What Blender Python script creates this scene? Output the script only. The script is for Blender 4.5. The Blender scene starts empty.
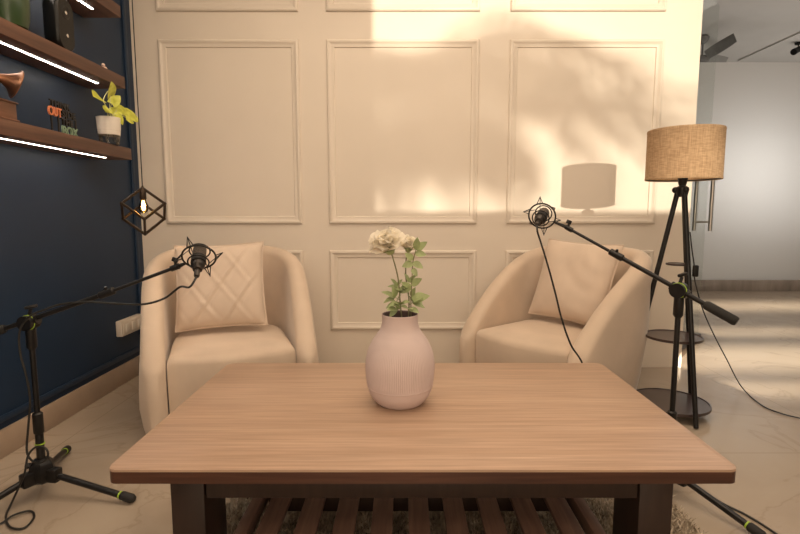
import bpy, bmesh, math, random
from mathutils import Vector, Matrix, Euler
PI = math.pi
random.seed(7)
C = bpy.context.scene.collection
SC = bpy.context.scene

# ------------------------------------------------------------------ camera
H = 1.04
FPX = 500.0
TH = math.atan(54.0 / FPX)
cd = bpy.data.cameras.new('camera')
cam = bpy.data.objects.new('camera', cd)
C.objects.link(cam)
cam.location = (0, 0, H)
cam.rotation_euler = (PI / 2 - TH, 0, 0)
cd.sensor_width = 36
cd.lens = 36 * FPX / 800
cd.shift_x = -3 / 800
cd.clip_start = .05
SC.camera = cam
SC.view_settings.view_transform = 'Standard'
SC.view_settings.look = 'None'
SC.view_settings.gamma = 1
SC.view_settings.exposure = 0.08
SC.view_settings.use_curve_mapping = False

# ------------------------------------------------------------------ world, sun, large lights
W = bpy.data.worlds.new('world')
SC.world = W
W.use_nodes = True
wn = W.node_tree
bg = wn.nodes['Background']
sky = wn.nodes.new('ShaderNodeTexSky')
sky.sky_type = 'PREETHAM' if False else 'HOSEK_WILKIE'
sky.sun_direction = Vector((.24, -.93, .2)).normalized()
sky.turbidity = 4
wn.links.new(sky.outputs[0], bg.inputs[0])
bg.inputs[1].default_value = 0.35

SUN_DIR = Vector((-.24, .93, -.14)).normalized()      # a low evening sun, from behind the camera on the right


def light(name, kind, loc, energy, col, **kw):
    d = bpy.data.lights.new(name, kind)
    o = bpy.data.objects.new(name, d)
    C.objects.link(o)
    o.location = loc
    d.energy = energy
    d.color = col
    for k, v in kw.items():
        setattr(d, k, v)
    return o


sun = light('sun', 'SUN', (4, -6, 3), 32.0, (1.0, .86, .66), angle=math.radians(.6))
sun.rotation_euler = SUN_DIR.to_track_quat('-Z', 'Y').to_euler()
light('ceiling_glow', 'AREA', (.1, 1.7, 2.84), 45, (1.0, .785, .575), shape='RECTANGLE', size=2.6, size_y=1.8)
fl_ = light('near_fill', 'AREA', (.2, -.95, 2.7), 22, (1.0, .775, .56), shape='RECTANGLE', size=2.6, size_y=.8)  # fill added behind the camera to lift the table front and underside
fl_.rotation_euler = (math.radians(48), 0, 0)
light('side_room_glow', 'AREA', (4.6, 3.6, 3.62), 60, (1.0, .90, .80), shape='RECTANGLE', size=3.0, size_y=4.5)
sb = light('soft_front_fill', 'AREA', (.1, -1.35, 1.2), 24, (1.0, .79, .58), shape='RECTANGLE', size=1.6, size_y=.9)  # unseen low fill, added to reach the rug and slats under the table
sb.rotation_euler = (math.radians(86), 0, 0)
ub = light('glass_room_ceiling_fill', 'AREA', (6.8, 8.0, .6), 44, (1.0, .93, .86), shape='RECTANGLE', size=3.2, size_y=2.2)  # unseen fill added to brighten the ceiling beyond the partition
ub.rotation_euler = (PI, 0, 0)
bk = light('glass_room_glow', 'AREA', (4.6, 7.45, 1.55), 26, (1.0, .98, .96), shape='RECTANGLE', size=1.2, size_y=1.0)
bk.rotation_euler = (-PI / 2, 0, 0)

# ------------------------------------------------------------------ helpers: pixels to points of the room
RX = Vector((1, 0, 0))
UX = Vector((0, math.sin(TH), math.cos(TH)))
FX = Vector((0, math.cos(TH), -math.sin(TH)))


def ray(px, py):
    return RX * (px - 403) + UX * (267 - py) + FX * FPX


def at(px, py, Y):
    d = ray(px, py)
    return Vector((0, 0, H)) + d * (Y / d.y)


def atX(px, py, X):
    d = ray(px, py)
    return Vector((0, 0, H)) + d * (X / d.x)


def fl(px, py, z=0.0):
    d = ray(px, py)
    return Vector((0, 0, H)) + d * ((z - H) / d.z)


# ------------------------------------------------------------------ helpers: materials
def nmat(name):
    m = bpy.data.materials.new(name)
    m.use_nodes = True
    nt = m.node_tree
    b = nt.nodes['Principled BSDF']
    return m, nt, b


def mat(name, col, rough=.5, metal=0.0, var=.12, scale=20.0, bump=0.0, stretch=(1, 1, 1), spec=.5, sheen=0, coat=0, detail=4, col2=None, bscale=None):
    """a noise varied principled material"""
    m, nt, b = nmat(name)
    N, L = nt.nodes, nt.links
    tc = N.new('ShaderNodeTexCoord')
    mp = N.new('ShaderNodeMapping')
    mp.inputs['Scale'].default_value = stretch
    L.new(tc.outputs['Object'], mp.inputs[0])
    nz = N.new('ShaderNodeTexNoise')
    nz.inputs['Scale'].default_value = scale
    nz.inputs['Detail'].default_value = detail
    L.new(mp.outputs[0], nz.inputs['Vector'])
    cr = N.new('ShaderNodeValToRGB')
    a = tuple(c * (1 - var) for c in col)
    c2 = col2 or tuple(min(1, c * (1 + var)) for c in col)
    cr.color_ramp.elements[0].position = .3
    cr.color_ramp.elements[1].position = .7
    cr.color_ramp.elements[0].color = (*a, 1)
    cr.color_ramp.elements[1].color = (*c2, 1)
    L.new(nz.outputs['Fac'], cr.inputs[0])
    L.new(cr.outputs[0], b.inputs['Base Color'])
    b.inputs['Roughness'].default_value = rough
    b.inputs['Metallic'].default_value = metal
    b.inputs['Specular IOR Level'].default_value = spec
    if sheen:
        b.inputs['Sheen Weight'].default_value = sheen
        b.inputs['Sheen Roughness'].default_value = .4
    if coat:
        b.inputs['Coat Weight'].default_value = coat
        b.inputs['Coat Roughness'].default_value = .08
    if bump:
        n2 = N.new('ShaderNodeTexNoise')
        n2.inputs['Scale'].default_value = bscale or scale * 4
        n2.inputs['Detail'].default_value = 3
        L.new(mp.outputs[0], n2.inputs['Vector'])
        bp = N.new('ShaderNodeBump')
        bp.inputs['Strength'].default_value = bump
        bp.inputs['Distance'].default_value = .004
        L.new(n2.outputs['Fac'], bp.inputs['Height'])
        L.new(bp.outputs[0], b.inputs['Normal'])
    return m


def emit(name, col, strength):
    m = bpy.data.materials.new(name)
    m.use_nodes = True
    nt = m.node_tree
    nt.nodes.clear()
    e = nt.nodes.new('ShaderNodeEmission')
    e.inputs[0].default_value = (*col, 1)
    e.inputs[1].default_value = strength
    o = nt.nodes.new('ShaderNodeOutputMaterial')
    nt.links.new(e.outputs[0], o.inputs[0])
    return m


def wood(name, c1, c2, c3, rough, grain=(1.2, 26, 26), spec=.5, fine=140, coat=0):
    m, nt, b = nmat(name)
    N, L = nt.nodes, nt.links
    tc = N.new('ShaderNodeTexCoord')
    mp = N.new('ShaderNodeMapping')
    mp.inputs['Scale'].default_value = grain
    L.new(tc.outputs['Object'], mp.inputs[0])
    nz = N.new('ShaderNodeTexNoise')
    nz.inputs['Scale'].default_value = 1.0
    nz.inputs['Detail'].default_value = 6
    nz.inputs['Distortion'].default_value = .6
    L.new(mp.outputs[0], nz.inputs['Vector'])
    cr = N.new('ShaderNodeValToRGB')
    e = cr.color_ramp.elements
    e[0].position = .28
    e[0].color = (*c1, 1)
    e[1].position = .74
    e[1].color = (*c3, 1)
    x = e.new(.5)
    x.color = (*c2, 1)
    L.new(nz.outputs['Fac'], cr.inputs[0])
    mp2 = N.new('ShaderNodeMapping')
    mp2.inputs['Scale'].default_value = tuple(g * fine / 26 for g in grain)
    L.new(tc.outputs['Object'], mp2.inputs[0])
    n2 = N.new('ShaderNodeTexNoise')
    n2.inputs['Scale'].default_value = 1.0
    n2.inputs['Detail'].default_value = 3
    L.new(mp2.outputs[0], n2.inputs['Vector'])
    mx = N.new('ShaderNodeMixRGB')
    mx.blend_type = 'OVERLAY'
    mx.inputs[0].default_value = .35
    L.new(cr.outputs[0], mx.inputs[1])
    L.new(n2.outputs['Fac'], mx.inputs[2])
    L.new(mx.outputs[0], b.inputs['Base Color'])
    b.inputs['Roughness'].default_value = rough
    b.inputs['Specular IOR Level'].default_value = spec
    if coat:
        b.inputs['Coat Weight'].default_value = coat
        b.inputs['Coat Roughness'].default_value = .12
    return m


def floor_material():
    m, nt, b = nmat('polished_beige_marble')
    N, L = nt.nodes, nt.links
    tc = N.new('ShaderNodeTexCoord')
    nz = N.new('ShaderNodeTexNoise')
    nz.inputs['Scale'].default_value = 1.3
    nz.inputs['Detail'].default_value = 7
    nz.inputs['Distortion'].default_value = 1.6
    L.new(tc.outputs['Object'], nz.inputs['Vector'])
    cr = N.new('ShaderNodeValToRGB')
    e = cr.color_ramp.elements
    e[0].position, e[0].color = .3, (.37, .30, .23, 1)
    e[1].position, e[1].color = .62, (.44, .365, .285, 1)
    v = e.new(.485)
    v.color = (.42, .345, .27, 1)
    v = e.new(.5)
    v.color = (.365, .295, .225, 1)
    v = e.new(.515)
    v.color = (.425, .35, .272, 1)
    L.new(nz.outputs['Fac'], cr.inputs[0])
    br = N.new('ShaderNodeTexBrick')
    br.offset = 0
    br.inputs['Scale'].default_value = 1
    br.inputs['Brick Width'].default_value = 1.2
    br.inputs['Row Height'].default_value = 1.2
    br.inputs['Mortar Size'].default_value = .0022
    br.inputs['Mortar'].default_value = (.30, .24, .18, 1)
    mp = N.new('ShaderNodeMapping')
    mp.inputs['Location'].default_value = (.35, .32, 0)
    L.new(tc.outputs['Object'], mp.inputs[0])
    L.new(mp.outputs[0], br.inputs['Vector'])
    L.new(cr.outputs[0], br.inputs['Color1'])
    L.new(cr.outputs[0], br.inputs['Color2'])
    L.new(br.outputs['Color'], b.inputs['Base Color'])
    b.inputs['Roughness'].default_value = .17
    b.inputs['Specular IOR Level'].default_value = .5
    return m


def linen(name, c1, c2, sc=260, trans=0.0):
    m, nt, b = nmat(name)
    N, L = nt.nodes, nt.links
    tc = N.new('ShaderNodeTexCoord')
    outs = []
    for st in ((.12, .12, 1.0), (1, 1, .06)):
        mp = N.new('ShaderNodeMapping')
        mp.inputs['Scale'].default_value = tuple(s * sc for s in st)
        L.new(tc.outputs['Object'], mp.inputs[0])
        nz = N.new('ShaderNodeTexNoise')
        nz.inputs['Scale'].default_value = 1.0
        nz.inputs['Detail'].default_value = 2
        L.new(mp.outputs[0], nz.inputs['Vector'])
        outs.append(nz)
    ad = N.new('ShaderNodeMath')
    ad.operation = 'ADD'
    L.new(outs[0].outputs['Fac'], ad.inputs[0])
    L.new(outs[1].outputs['Fac'], ad.inputs[1])
    mr = N.new('ShaderNodeMath')
    mr.operation = 'MULTIPLY'
    mr.inputs[1].default_value = .5
    L.new(ad.outputs[0], mr.inputs[0])
    cr = N.new('ShaderNodeValToRGB')
    cr.color_ramp.elements[0].position = .36
    cr.color_ramp.elements[1].position = .64
    cr.color_ramp.elements[0].color = (*c1, 1)
    cr.color_ramp.elements[1].color = (*c2, 1)
    L.new(mr.outputs[0], cr.inputs[0])
    L.new(cr.outputs[0], b.inputs['Base Color'])
    b.inputs['Roughness'].default_value = .9
    b.inputs['Specular IOR Level'].default_value = .15
    if trans:
        tl = N.new('ShaderNodeBsdfTranslucent')
        L.new(cr.outputs[0], tl.inputs[0])
        ms = N.new('ShaderNodeMixShader')
        ms.inputs[0].default_value = trans
        L.new(b.outputs[0], ms.inputs[1])
        L.new(tl.outputs[0], ms.inputs[2])
        L.new(ms.outputs[0], N['Material Output'].inputs[0])
    return m


def glass_mat(name, tint=(1, 1, 1), refl=.45, rough=.0):
    m = bpy.data.materials.new(name)
    m.use_nodes = True
    nt = m.node_tree
    nt.nodes.clear()
    t = nt.nodes.new('ShaderNodeBsdfTransparent')
    t.inputs[0].default_value = (*tint, 1)
    g = nt.nodes.new('ShaderNodeBsdfGlossy')
    g.inputs['Roughness'].default_value = rough
    f = nt.nodes.new('ShaderNodeFresnel')
    f.inputs[0].default_value = 1.0 + refl
    x = nt.nodes.new('ShaderNodeMixShader')
    o = nt.nodes.new('ShaderNodeOutputMaterial')
    if refl < .2:
        x.inputs[0].default_value = refl * .5
    else:
        nt.links.new(f.outputs[0], x.inputs[0])
    nt.links.new(t.outputs[0], x.inputs[1])
    nt.links.new(g.outputs[0], x.inputs[2])
    nt.links.new(x.outputs[0], o.inputs[0])
    return m


def frosted_mat(name):
    m, nt, b = nmat(name)
    N, L = nt.nodes, nt.links
    b.inputs['Base Color'].default_value = (.74, .73, .71, 1)
    b.inputs['Roughness'].default_value = .38
    tl = N.new('ShaderNodeBsdfTranslucent')
    tl.inputs[0].default_value = (.82, .81, .79, 1)
    x = N.new('ShaderNodeMixShader')
    x.inputs[0].default_value = .5
    L.new(b.outputs[0], x.inputs[1])
    L.new(tl.outputs[0], x.inputs[2])
    L.new(x.outputs[0], N['Material Output'].inputs[0])
    return m


def petal_mat():
    m = mat('cream_white_petal', (.90, .85, .74), .6, var=.04, scale=30)
    nt = m.node_tree
    tl = nt.nodes.new('ShaderNodeBsdfTranslucent')
    tl.inputs[0].default_value = (.92, .86, .72, 1)
    x = nt.nodes.new('ShaderNodeMixShader')
    x.inputs[0].default_value = .4
    nt.links.new(nt.nodes['Principled BSDF'].outputs[0], x.inputs[1])
    nt.links.new(tl.outputs[0], x.inputs[2])
    nt.links.new(x.outputs[0], nt.nodes['Material Output'].inputs[0])
    return m


M = dict(
    cream=mat('cream_wall_paint', (.76, .685, .595), .42, var=.02, scale=3, spec=.3),
    navy=mat('navy_wall_paint', (.014, .032, .068), .48, var=.06, scale=4, spec=.35),
    stone=mat('beige_skirting_stone', (.42, .32, .24), .35, var=.12, scale=6),
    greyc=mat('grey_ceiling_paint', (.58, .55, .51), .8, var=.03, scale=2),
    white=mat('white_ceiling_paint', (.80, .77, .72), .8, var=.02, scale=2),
    brownstone=mat('brown_grey_stone', (.30, .255, .22), .22, var=.25, scale=9, stretch=(1, 1, .2)),
    floor=floor_material(),
    oak=wood('light_oak_laminate', (.385, .255, .175), (.425, .285, .20), (.46, .315, .225), .36, grain=(.9, 24, 24), spec=.45),
    edge=wood('dark_walnut_edge', (.045, .016, .010), (.075, .028, .016), (.11, .045, .027), .38, grain=(2, 40, 40)),
    walnut=wood('dark_walnut_frame', (.018, .009, .0065), (.026, .013, .0095), (.036, .019, .013), .45, grain=(14, 14, 1.5)),
    slat=wood('walnut_slat', (.125, .068, .05), (.16, .09, .066), (.20, .115, .083), .45, grain=(24, 1.5, 24)),
    shelf=wood('brown_shelf_wood', (.085, .038, .024), (.125, .058, .036), (.165, .08, .05), .5, grain=(22, 1.3, 22)),
    velvet=mat('beige_velvet', (.62, .50, .395), .85, var=.07, scale=5, bump=.12, bscale=320, spec=.2, sheen=.35),
    velvet2=mat('beige_cushion_velvet', (.66, .54, .44), .85, var=.05, scale=7, bump=.12, bscale=260, spec=.2, sheen=.3),
    vase=mat('dusty_pink_ceramic', (.63, .51, .485), .62, var=.04, scale=14, bump=.05, bscale=300, spec=.3),
    vasein=mat('dark_vase_inside', (.12, .08, .075), .7, var=.05),  # darker tone for the inner wall of the vase
    petal=petal_mat(),
    green=mat('rose_leaf_green', (.30, .37, .15), .5, var=.25, scale=30, col2=(.46, .53, .27)),
    stem=mat('brownish_green_stem', (.21, .20, .10), .55, var=.25, scale=60),
    black=mat('black_satin_metal', (.014, .013, .013), .38, metal=.3, var=.2, scale=30),
    rubber=mat('black_rubber', (.012, .011, .011), .7, var=.2, scale=40),
    gripm=mat('black_foam_grip', (.018, .017, .016), .8, var=.2, scale=200, bump=.3),
    lime=mat('lime_green_ring', (.36, .55, .05), .45, var=.08),
    cable=mat('black_cable_rubber', (.014, .013, .012), .5, var=.2, scale=60),
    micbody=mat('dark_mic_metal', (.05, .043, .038), .35, metal=.7, var=.15, scale=40),
    micgrille=mat('mic_grille_mesh', (.11, .09, .075), .45, metal=.6, var=.6, scale=420, bump=.6),
    chrome=mat('brushed_steel', (.55, .52, .48), .28, metal=1, var=.06, scale=40, stretch=(1, 1, .05)),
    bronze=mat('dark_bronze_frame', (.055, .036, .024), .4, metal=.6, var=.2, scale=20),
    linen=linen('tan_linen', (.40, .265, .155), (.63, .45, .285), trans=.25),
    tray=mat('dark_brown_tray', (.055, .036, .034), .3, var=.15, scale=6, coat=.15),
    copper=mat('copper_brown_horn', (.26, .12, .065), .32, metal=.85, var=.2, scale=12),
    gbox=wood('gramophone_box_wood', (.10, .042, .022), (.14, .06, .032), (.18, .08, .045), .4, grain=(30, 3, 30)),
    greenceramic=mat('dark_green_ceramic', (.025, .05, .016), .3, var=.25, scale=9),
    signdark=mat('dark_sign_letters', (.016, .014, .014), .5, var=.1),
    signorange=mat('orange_sign_letters', (.72, .23, .10), .5, var=.1),
    signgreen=mat('sage_green_sign_letters', (.20, .30, .20), .5, var=.1),
    pothos=mat('yellow_green_pothos_leaf', (.52, .55, .035), .45, var=.22, scale=28, col2=(.72, .74, .12)),
    pothstem=mat('pale_green_pothos_stem', (.55, .56, .25), .5, var=.1),
    potwhite=mat('white_glazed_pot', (.78, .72, .64), .3, var=.03),
    water=glass_mat('clear_tumbler_glass', (.86, .86, .84)),
    soil=mat('pot_roots', (.30, .26, .19), .8, var=.4, scale=60),
    sun_dimmer=glass_mat('sun_dimming_glass', (.33, .33, .33)),
    clear=glass_mat('clear_door_glass', (.95, .965, .955), refl=.12),
    frost=frosted_mat('frosted_glass'),
    plastic=mat('ivory_outlet_plastic', (.70, .62, .53), .35, var=.03),
    pinkbit=mat('pale_pink_ceramic', (.70, .52, .43), .5, var=.1),
    rug=mat('shag_rug_pile', (.50, .41, .31), .95, var=.45, scale=25, spec=.1, col2=(.82, .71, .57)),
    rugbase=mat('rug_backing', (.50, .42, .32), .95, var=.3, scale=60),
    shadowleaf=mat('garden_palm_leaf', (.06, .12, .04), .5, var=.3, scale=20),
    trunk=mat('garden_palm_trunk', (.16, .11, .07), .8, var=.3, scale=20),
    fan=mat('grey_fan_metal', (.20, .19, .18), .35, metal=.5, var=.1),
    fanblade=mat('silver_fan_blade', (.34, .33, .31), .3, metal=.4, var=.08),
    strip=emit('led_strip_glow', (1.0, .87, .72), 22.0),
    filament=emit('warm_filament_glow', (1.0, .55, .16), 60.0),
    lampglow=emit('shaded_bulb_glow', (1.0, .72, .42), 10.0),
    bulbglass=glass_mat('amber_bulb_glass', (1.0, .86, .6)),
    speakerm=mat('black_speaker_mesh', (.004, .004, .004), .3, var=.3, scale=260, bump=.08, spec=.35),
    silver=mat('polished_silver', (.8, .77, .72), .15, metal=1, var=.03),
)


# ------------------------------------------------------------------ helpers: meshes
class MB:
    def __init__(self):
        self.bm = bmesh.new()

    def box(self, c, s, rot=None, bev=0.0, seg=2):
        g = bmesh.ops.create_cube(self.bm, size=1)
        vs = g['verts']
        bmesh.ops.scale(self.bm, vec=s, verts=vs)
        if bev:
            es = list({e for v in vs for e in v.link_edges})
            r = bmesh.ops.bevel(self.bm, geom=es, offset=bev, segments=seg, affect='EDGES', profile=.5)
            vs = list(set(r['verts']) | {v for v in vs if v.is_valid})
        m = Matrix.Translation(c)
        if rot is not None:
            m = m @ (rot.to_matrix().to_4x4() if isinstance(rot, Euler) else rot.to_4x4())
        bmesh.ops.transform(self.bm, matrix=m, verts=vs)
        return self

    def grid(self, rows, closed_u=False, closed_v=False):
        V = [[self.bm.verts.new(p) for p in r] for r in rows]
        nu, nv = len(V), len(V[0])
        for i in range(nu if closed_u else nu - 1):
            for j in range(nv if closed_v else nv - 1):
                a, b = V[i][j], V[i][(j + 1) % nv]
                c, d = V[(i + 1) % nu][(j + 1) % nv], V[(i + 1) % nu][j]
                try:
                    self.bm.faces.new((a, b, c, d))
                except ValueError:
                    pass
        return V

    def tube(self, pts, r, seg=10, caps=True, closed=False):
        pts = [Vector(p) for p in pts]
        n = len(pts)
        rs = r if isinstance(r, (list, tuple)) else [r] * n
        tang = []
        for i in range(n):
            if closed:
                t = pts[(i + 1) % n] - pts[i - 1]
            else:
                t = pts[min(i + 1, n - 1)] - pts[max(i - 1, 0)]
            tang.append(t.normalized())
        up = Vector((0, 0, 1)) if abs(tang[0].z) < .9 else Vector((1, 0, 0))
        x = tang[0].cross(up).normalized()
        rows = []
        for i in range(n):
            t = tang[i]
            x = (x - t * x.dot(t))
            x = x.normalized() if x.length > 1e-6 else t.orthogonal().normalized()
            y = t.cross(x)
            rows.append([pts[i] + (x * math.cos(2 * PI * k / seg) + y * math.sin(2 * PI * k / seg)) * rs[i] for k in range(seg)])
        V = self.grid(rows, closed_u=closed, closed_v=True)
        if caps and not closed:
            self.bm.faces.new(list(reversed(V[0])))
            self.bm.faces.new(V[-1])
        return self

    def cyl(self, a, b, r, seg=20, r2=None):
        return self.tube([a, b], [r, r if r2 is None else r2], seg)

    def lathe(self, prof, seg=48, c=(0, 0, 0), axis=None, cap=True):
        c = Vector(c)
        q = Matrix.Identity(3) if axis is None else Vector(axis).to_track_quat('Z', 'Y').to_matrix()
        rows = []
        for (r, z) in prof:
            rows.append([c + q @ Vector((r * math.cos(2 * PI * k / seg), r * math.sin(2 * PI * k / seg), z)) for k in range(seg)])
        V = self.grid(rows, closed_v=True)
        if cap:
            if prof[0][0] > 1e-5:
                self.bm.faces.new(list(reversed(V[0])))
            if prof[-1][0] > 1e-5:
                self.bm.faces.new(V[-1])
        return self

    def prism(self, poly, z0, z1, bev=0.0, seg=3):
        a = [self.bm.verts.new((p[0], p[1], z0)) for p in poly]
        b = [self.bm.verts.new((p[0], p[1], z1)) for p in poly]
        n = len(a)
        f0 = self.bm.faces.new(list(reversed(a)))
        f1 = self.bm.faces.new(b)
        for i in range(n):
            self.bm.faces.new((a[i], a[(i + 1) % n], b[(i + 1) % n], b[i]))
        if bev:
            es = list(f1.edges)
            bmesh.ops.bevel(self.bm, geom=es, offset=bev, segments=seg, affect='EDGES', profile=.5)
        return self

    def torus(self, R, r, c=(0, 0, 0), axis=(0, 0, 1), seg=48, tseg=8):
        q = Vector(axis).to_track_quat('Z', 'Y').to_matrix()
        c = Vector(c)
        return self.tube([c + q @ Vector((R * math.cos(2 * PI * k / seg), R * math.sin(2 * PI * k / seg), 0)) for k in range(seg)], r, tseg, closed=True)

    def ball(self, c, r, sc=(1, 1, 1), u=16, v=10, rot=None):
        g = bmesh.ops.create_uvsphere(self.bm, u_segments=u, v_segments=v, radius=r)
        m = Matrix.Translation(c) @ (rot.to_4x4() if rot is not None else Matrix.Identity(4)) @ Matrix.Diagonal((*sc, 1))
        bmesh.ops.transform(self.bm, matrix=m, verts=g['verts'])
        return self

    def build(self, name, m, parent=None, loc=None, smooth=True, label=None, kind=None, angle=38, subd=0):
        bmesh.ops.recalc_face_normals(self.bm, faces=self.bm.faces)
        me = bpy.data.meshes.new(name)
        self.bm.to_mesh(me)
        self.bm.free()
        me.materials.append(m)
        o = bpy.data.objects.new(name, me)
        C.objects.link(o)
        if parent:
            o.parent = parent
        if loc is not None:
            o.location = loc
        if smooth:
            for p in me.polygons:
                p.use_smooth = True
            me.set_sharp_from_angle(angle=math.radians(angle))
        if label:
            o['label'] = label
        if kind:
            o['kind'] = kind
        if subd:
            s = o.modifiers.new('subdivision', 'SUBSURF')
            s.levels = s.render_levels = subd
        return o


def thing(name, label, cat, loc=(0, 0, 0), rotz=0.0, group=None):
    o = bpy.data.objects.new(name, None)
    o.empty_display_size = .05
    C.objects.link(o)
    o.location = loc
    o.rotation_euler = (0, 0, rotz)
    tag(o, label, cat, group)
    return o


def tag(o, label, cat, group=None):
    o['label'] = label
    o['category'] = cat
    if group:
        o['group'] = group
    return o


def smooth_path(pts, n=10):
    """Catmull-Rom through the points"""
    P = [Vector(p) for p in pts]
    P = [P[0] * 2 - P[1]] + P + [P[-1] * 2 - P[-2]]
    out = []
    for i in range(1, len(P) - 2):
        a, b, c, d = P[i - 1:i + 3]
        for k in range(n):
            t = k / n
            out.append(.5 * ((2 * b) + (c - a) * t + (2 * a - 5 * b + 4 * c - d) * t * t + (3 * b - a - 3 * c + d) * t ** 3))
    out.append(P[-2])
    return out


def rrect(x0, y0, x1, y1, r, n=6):
    out = []
    for cx, cy, a0 in ((x1 - r, y1 - r, 0), (x0 + r, y1 - r, 90), (x0 + r, y0 + r, 180), (x1 - r, y0 + r, 270)):
        for k in range(n + 1):
            a = math.radians(a0 + 90 * k / n)
            out.append((cx + r * math.cos(a), cy + r * math.sin(a)))
    return out


# ------------------------------------------------------------------ the room
XL, YB, XE = -1.72, 3.30, 1.885          # navy wall, panelled wall, end of the panelled wall
CZ, CZ2 = 3.3, 3.71                      # ceilings
YP = 6.65                                # frosted partition
XR, YF = 8.6, -1.5                       # outer walls behind the camera
ST = 'structure'
MB().box((3.4, 3.9, -.05), (10.6, 11.2, .1)).build('floor', M['floor'], smooth=False, kind=ST)
MB().box(((XL + XE + .1) / 2, (YB + .15 + YF) / 2, CZ + .05), (XE + .1 - XL, YB + .15 - YF, .1)).build('ceiling', M['white'], smooth=False, kind=ST)
mb = MB()
mb.box((5.3, (9.4 + YF) / 2, CZ2 + .05), (6.64, 9.4 - YF, .1))
mb.box((XE + .15, (YF + YB + .15) / 2, (CZ + CZ2) / 2 + .05), (.1, YB + .15 - YF, CZ2 - CZ + .1))
mb.box((5.88, 7.9, CZ2 - .012), (.03, 2.4, .03))
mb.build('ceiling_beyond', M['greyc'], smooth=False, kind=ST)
MB().box(((XL + XE) / 2, YB + .06, CZ / 2), (XE - XL, .12, CZ)).build('wall_back', M['cream'], smooth=False, kind=ST)
MB().box((XL - .06, (YF + YB + .12) / 2, CZ / 2), (.12, YB + .12 - YF, CZ)).build('wall_left', M['navy'], smooth=False, kind=ST)
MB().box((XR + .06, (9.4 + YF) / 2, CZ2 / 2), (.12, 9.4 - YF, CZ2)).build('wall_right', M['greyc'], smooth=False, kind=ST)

# unseen wall behind the camera, its openings cut to shape the low sun's patches
mb = MB()
wx0, wx1 = XL - .12, XR + .12


def wall_with_holes(mb, x0, x1, z0, z1, holes, y, t):
    xs = sorted({x0, x1, *[h[0] for h in holes], *[h[1] for h in holes]})
    zs = sorted({z0, z1, *[h[2] for h in holes], *[h[3] for h in holes]})
    for i in range(len(xs) - 1):
        for k in range(len(zs) - 1):
            cx, cz = (xs[i] + xs[i + 1]) / 2, (zs[k] + zs[k + 1]) / 2
            if any(h[0] < cx < h[1] and h[2] < cz < h[3] for h in holes):
                continue
            mb.box((cx, y, cz), (xs[i + 1] - xs[i], t, zs[k + 1] - zs[k]))


HOLES = [(1.05, 3.3, 1.77, 3.5), (3.12, 4.6, .645, .69), (3.12, 4.7, .71, .82), (4.1, 5.2, .86, .91), (4.5, 7.4, 1.02, 1.12)]
wall_with_holes(mb, wx0, wx1, 0, CZ2, HOLES, YF - .06, .12)
mb.build('wall_front', M['white'], smooth=False, kind=ST)

MB().box((2.175, YF - .06, 2.635), (2.27, .012, 1.75)).build('sun_dimming_pane', M['sun_dimmer'], smooth=False, kind=ST)  # pane added only to weaken the sun on the panelled wall

# skirting and the panel border on the navy wall
MB().box((XL + .008, (YF + YB) / 2, .06), (.016, YB - YF, .12), bev=.003).build('baseboard_left', M['stone'], kind=ST)
mb = MB()
mb.box((XL + .007, (YF + YB) / 2 - .05, .165), (.014, YB - YF - .1, .03), bev=.005)
mb.box((XL + .007, YB - .085, 1.6), (.014, .03, 2.84), bev=.005)
mb.build('trim_left', M['navy'], kind=ST)


def moulding(n, x0, z0, x1, z1):
    prof = [(0, 0), (0, .010), (.006, .016), (.016, .018), (.024, .013), (.032, .009), (.046, .007), (.05, 0)]
    mb = MB()
    rows = []
    for (o, h) in prof:
        y = YB - h
        rows.append([(x0 + o, y, z0 + o), (x1 - o, y, z0 + o), (x1 - o, y, z1 - o), (x0 + o, y, z1 - o)])
    mb.grid(rows, closed_v=True)
    mb.build('trim_%d' % n, M['cream'], kind=ST, angle=30)


n = 1
for (xa, xb) in ((-1.55, -.66), (-.484, .484), (.677, 1.652)):
    for (za, zb) in ((.262, .795), (.97, 2.13), (2.30, 2.80)):
        moulding(n, xa, za, xb, zb)
        n += 1

# frosted partition, its stone curb, the clear glass door
part = thing('window_1', 'frosted', 'window', (0, YP, 0))
for k in ('label', 'category'):
    del part[k]
part['kind'] = ST
MB().box((4.95, .02, 1.551), (7.3, .024, 2.822)).build('frosted_pane', M['frost'], part, smooth=False)
MB().box((4.95, .02, .073), (7.3, .10, .146), bev=.004).build('curb', M['brownstone'], part)

door = bpy.data.objects.new('door_1', None)
C.objects.link(door)
door['kind'] = ST
d0 = Vector((XE + .03, YB + .14, 0))
d1 = at(698, 300, 3.98)
d1.z = 0
dv = (d1 - d0)
door.location = d0
door.rotation_euler = (0, 0, math.atan2(dv.y, dv.x))
dl = dv.length
MB().box((dl / 2 + .02, 0, 1.32), (dl + .1, .012, 2.6)).build('glass_leaf', M['clear'], door, smooth=False)
mb = MB()
mb.box((dl / 2 + .02, 0, .03), (dl + .1, .05, .055), bev=.004)
mb.build('bottom_rail', M['bronze'], door)
hd = MB()
for s in (-1, 1):
    hd.tube([(dl - .03, s * .055, .90), (dl - .03, s * .055, 1.55)], .014, 14)
hb = hd.build('handle', M['chrome'], door)
mb = MB()
for z in (.97, 1.48):
    mb.tube([(dl - .03, -.055, z), (dl - .03, .055, z)], .008, 10)
mb.build('standoff', M['chrome'], hb)

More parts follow.
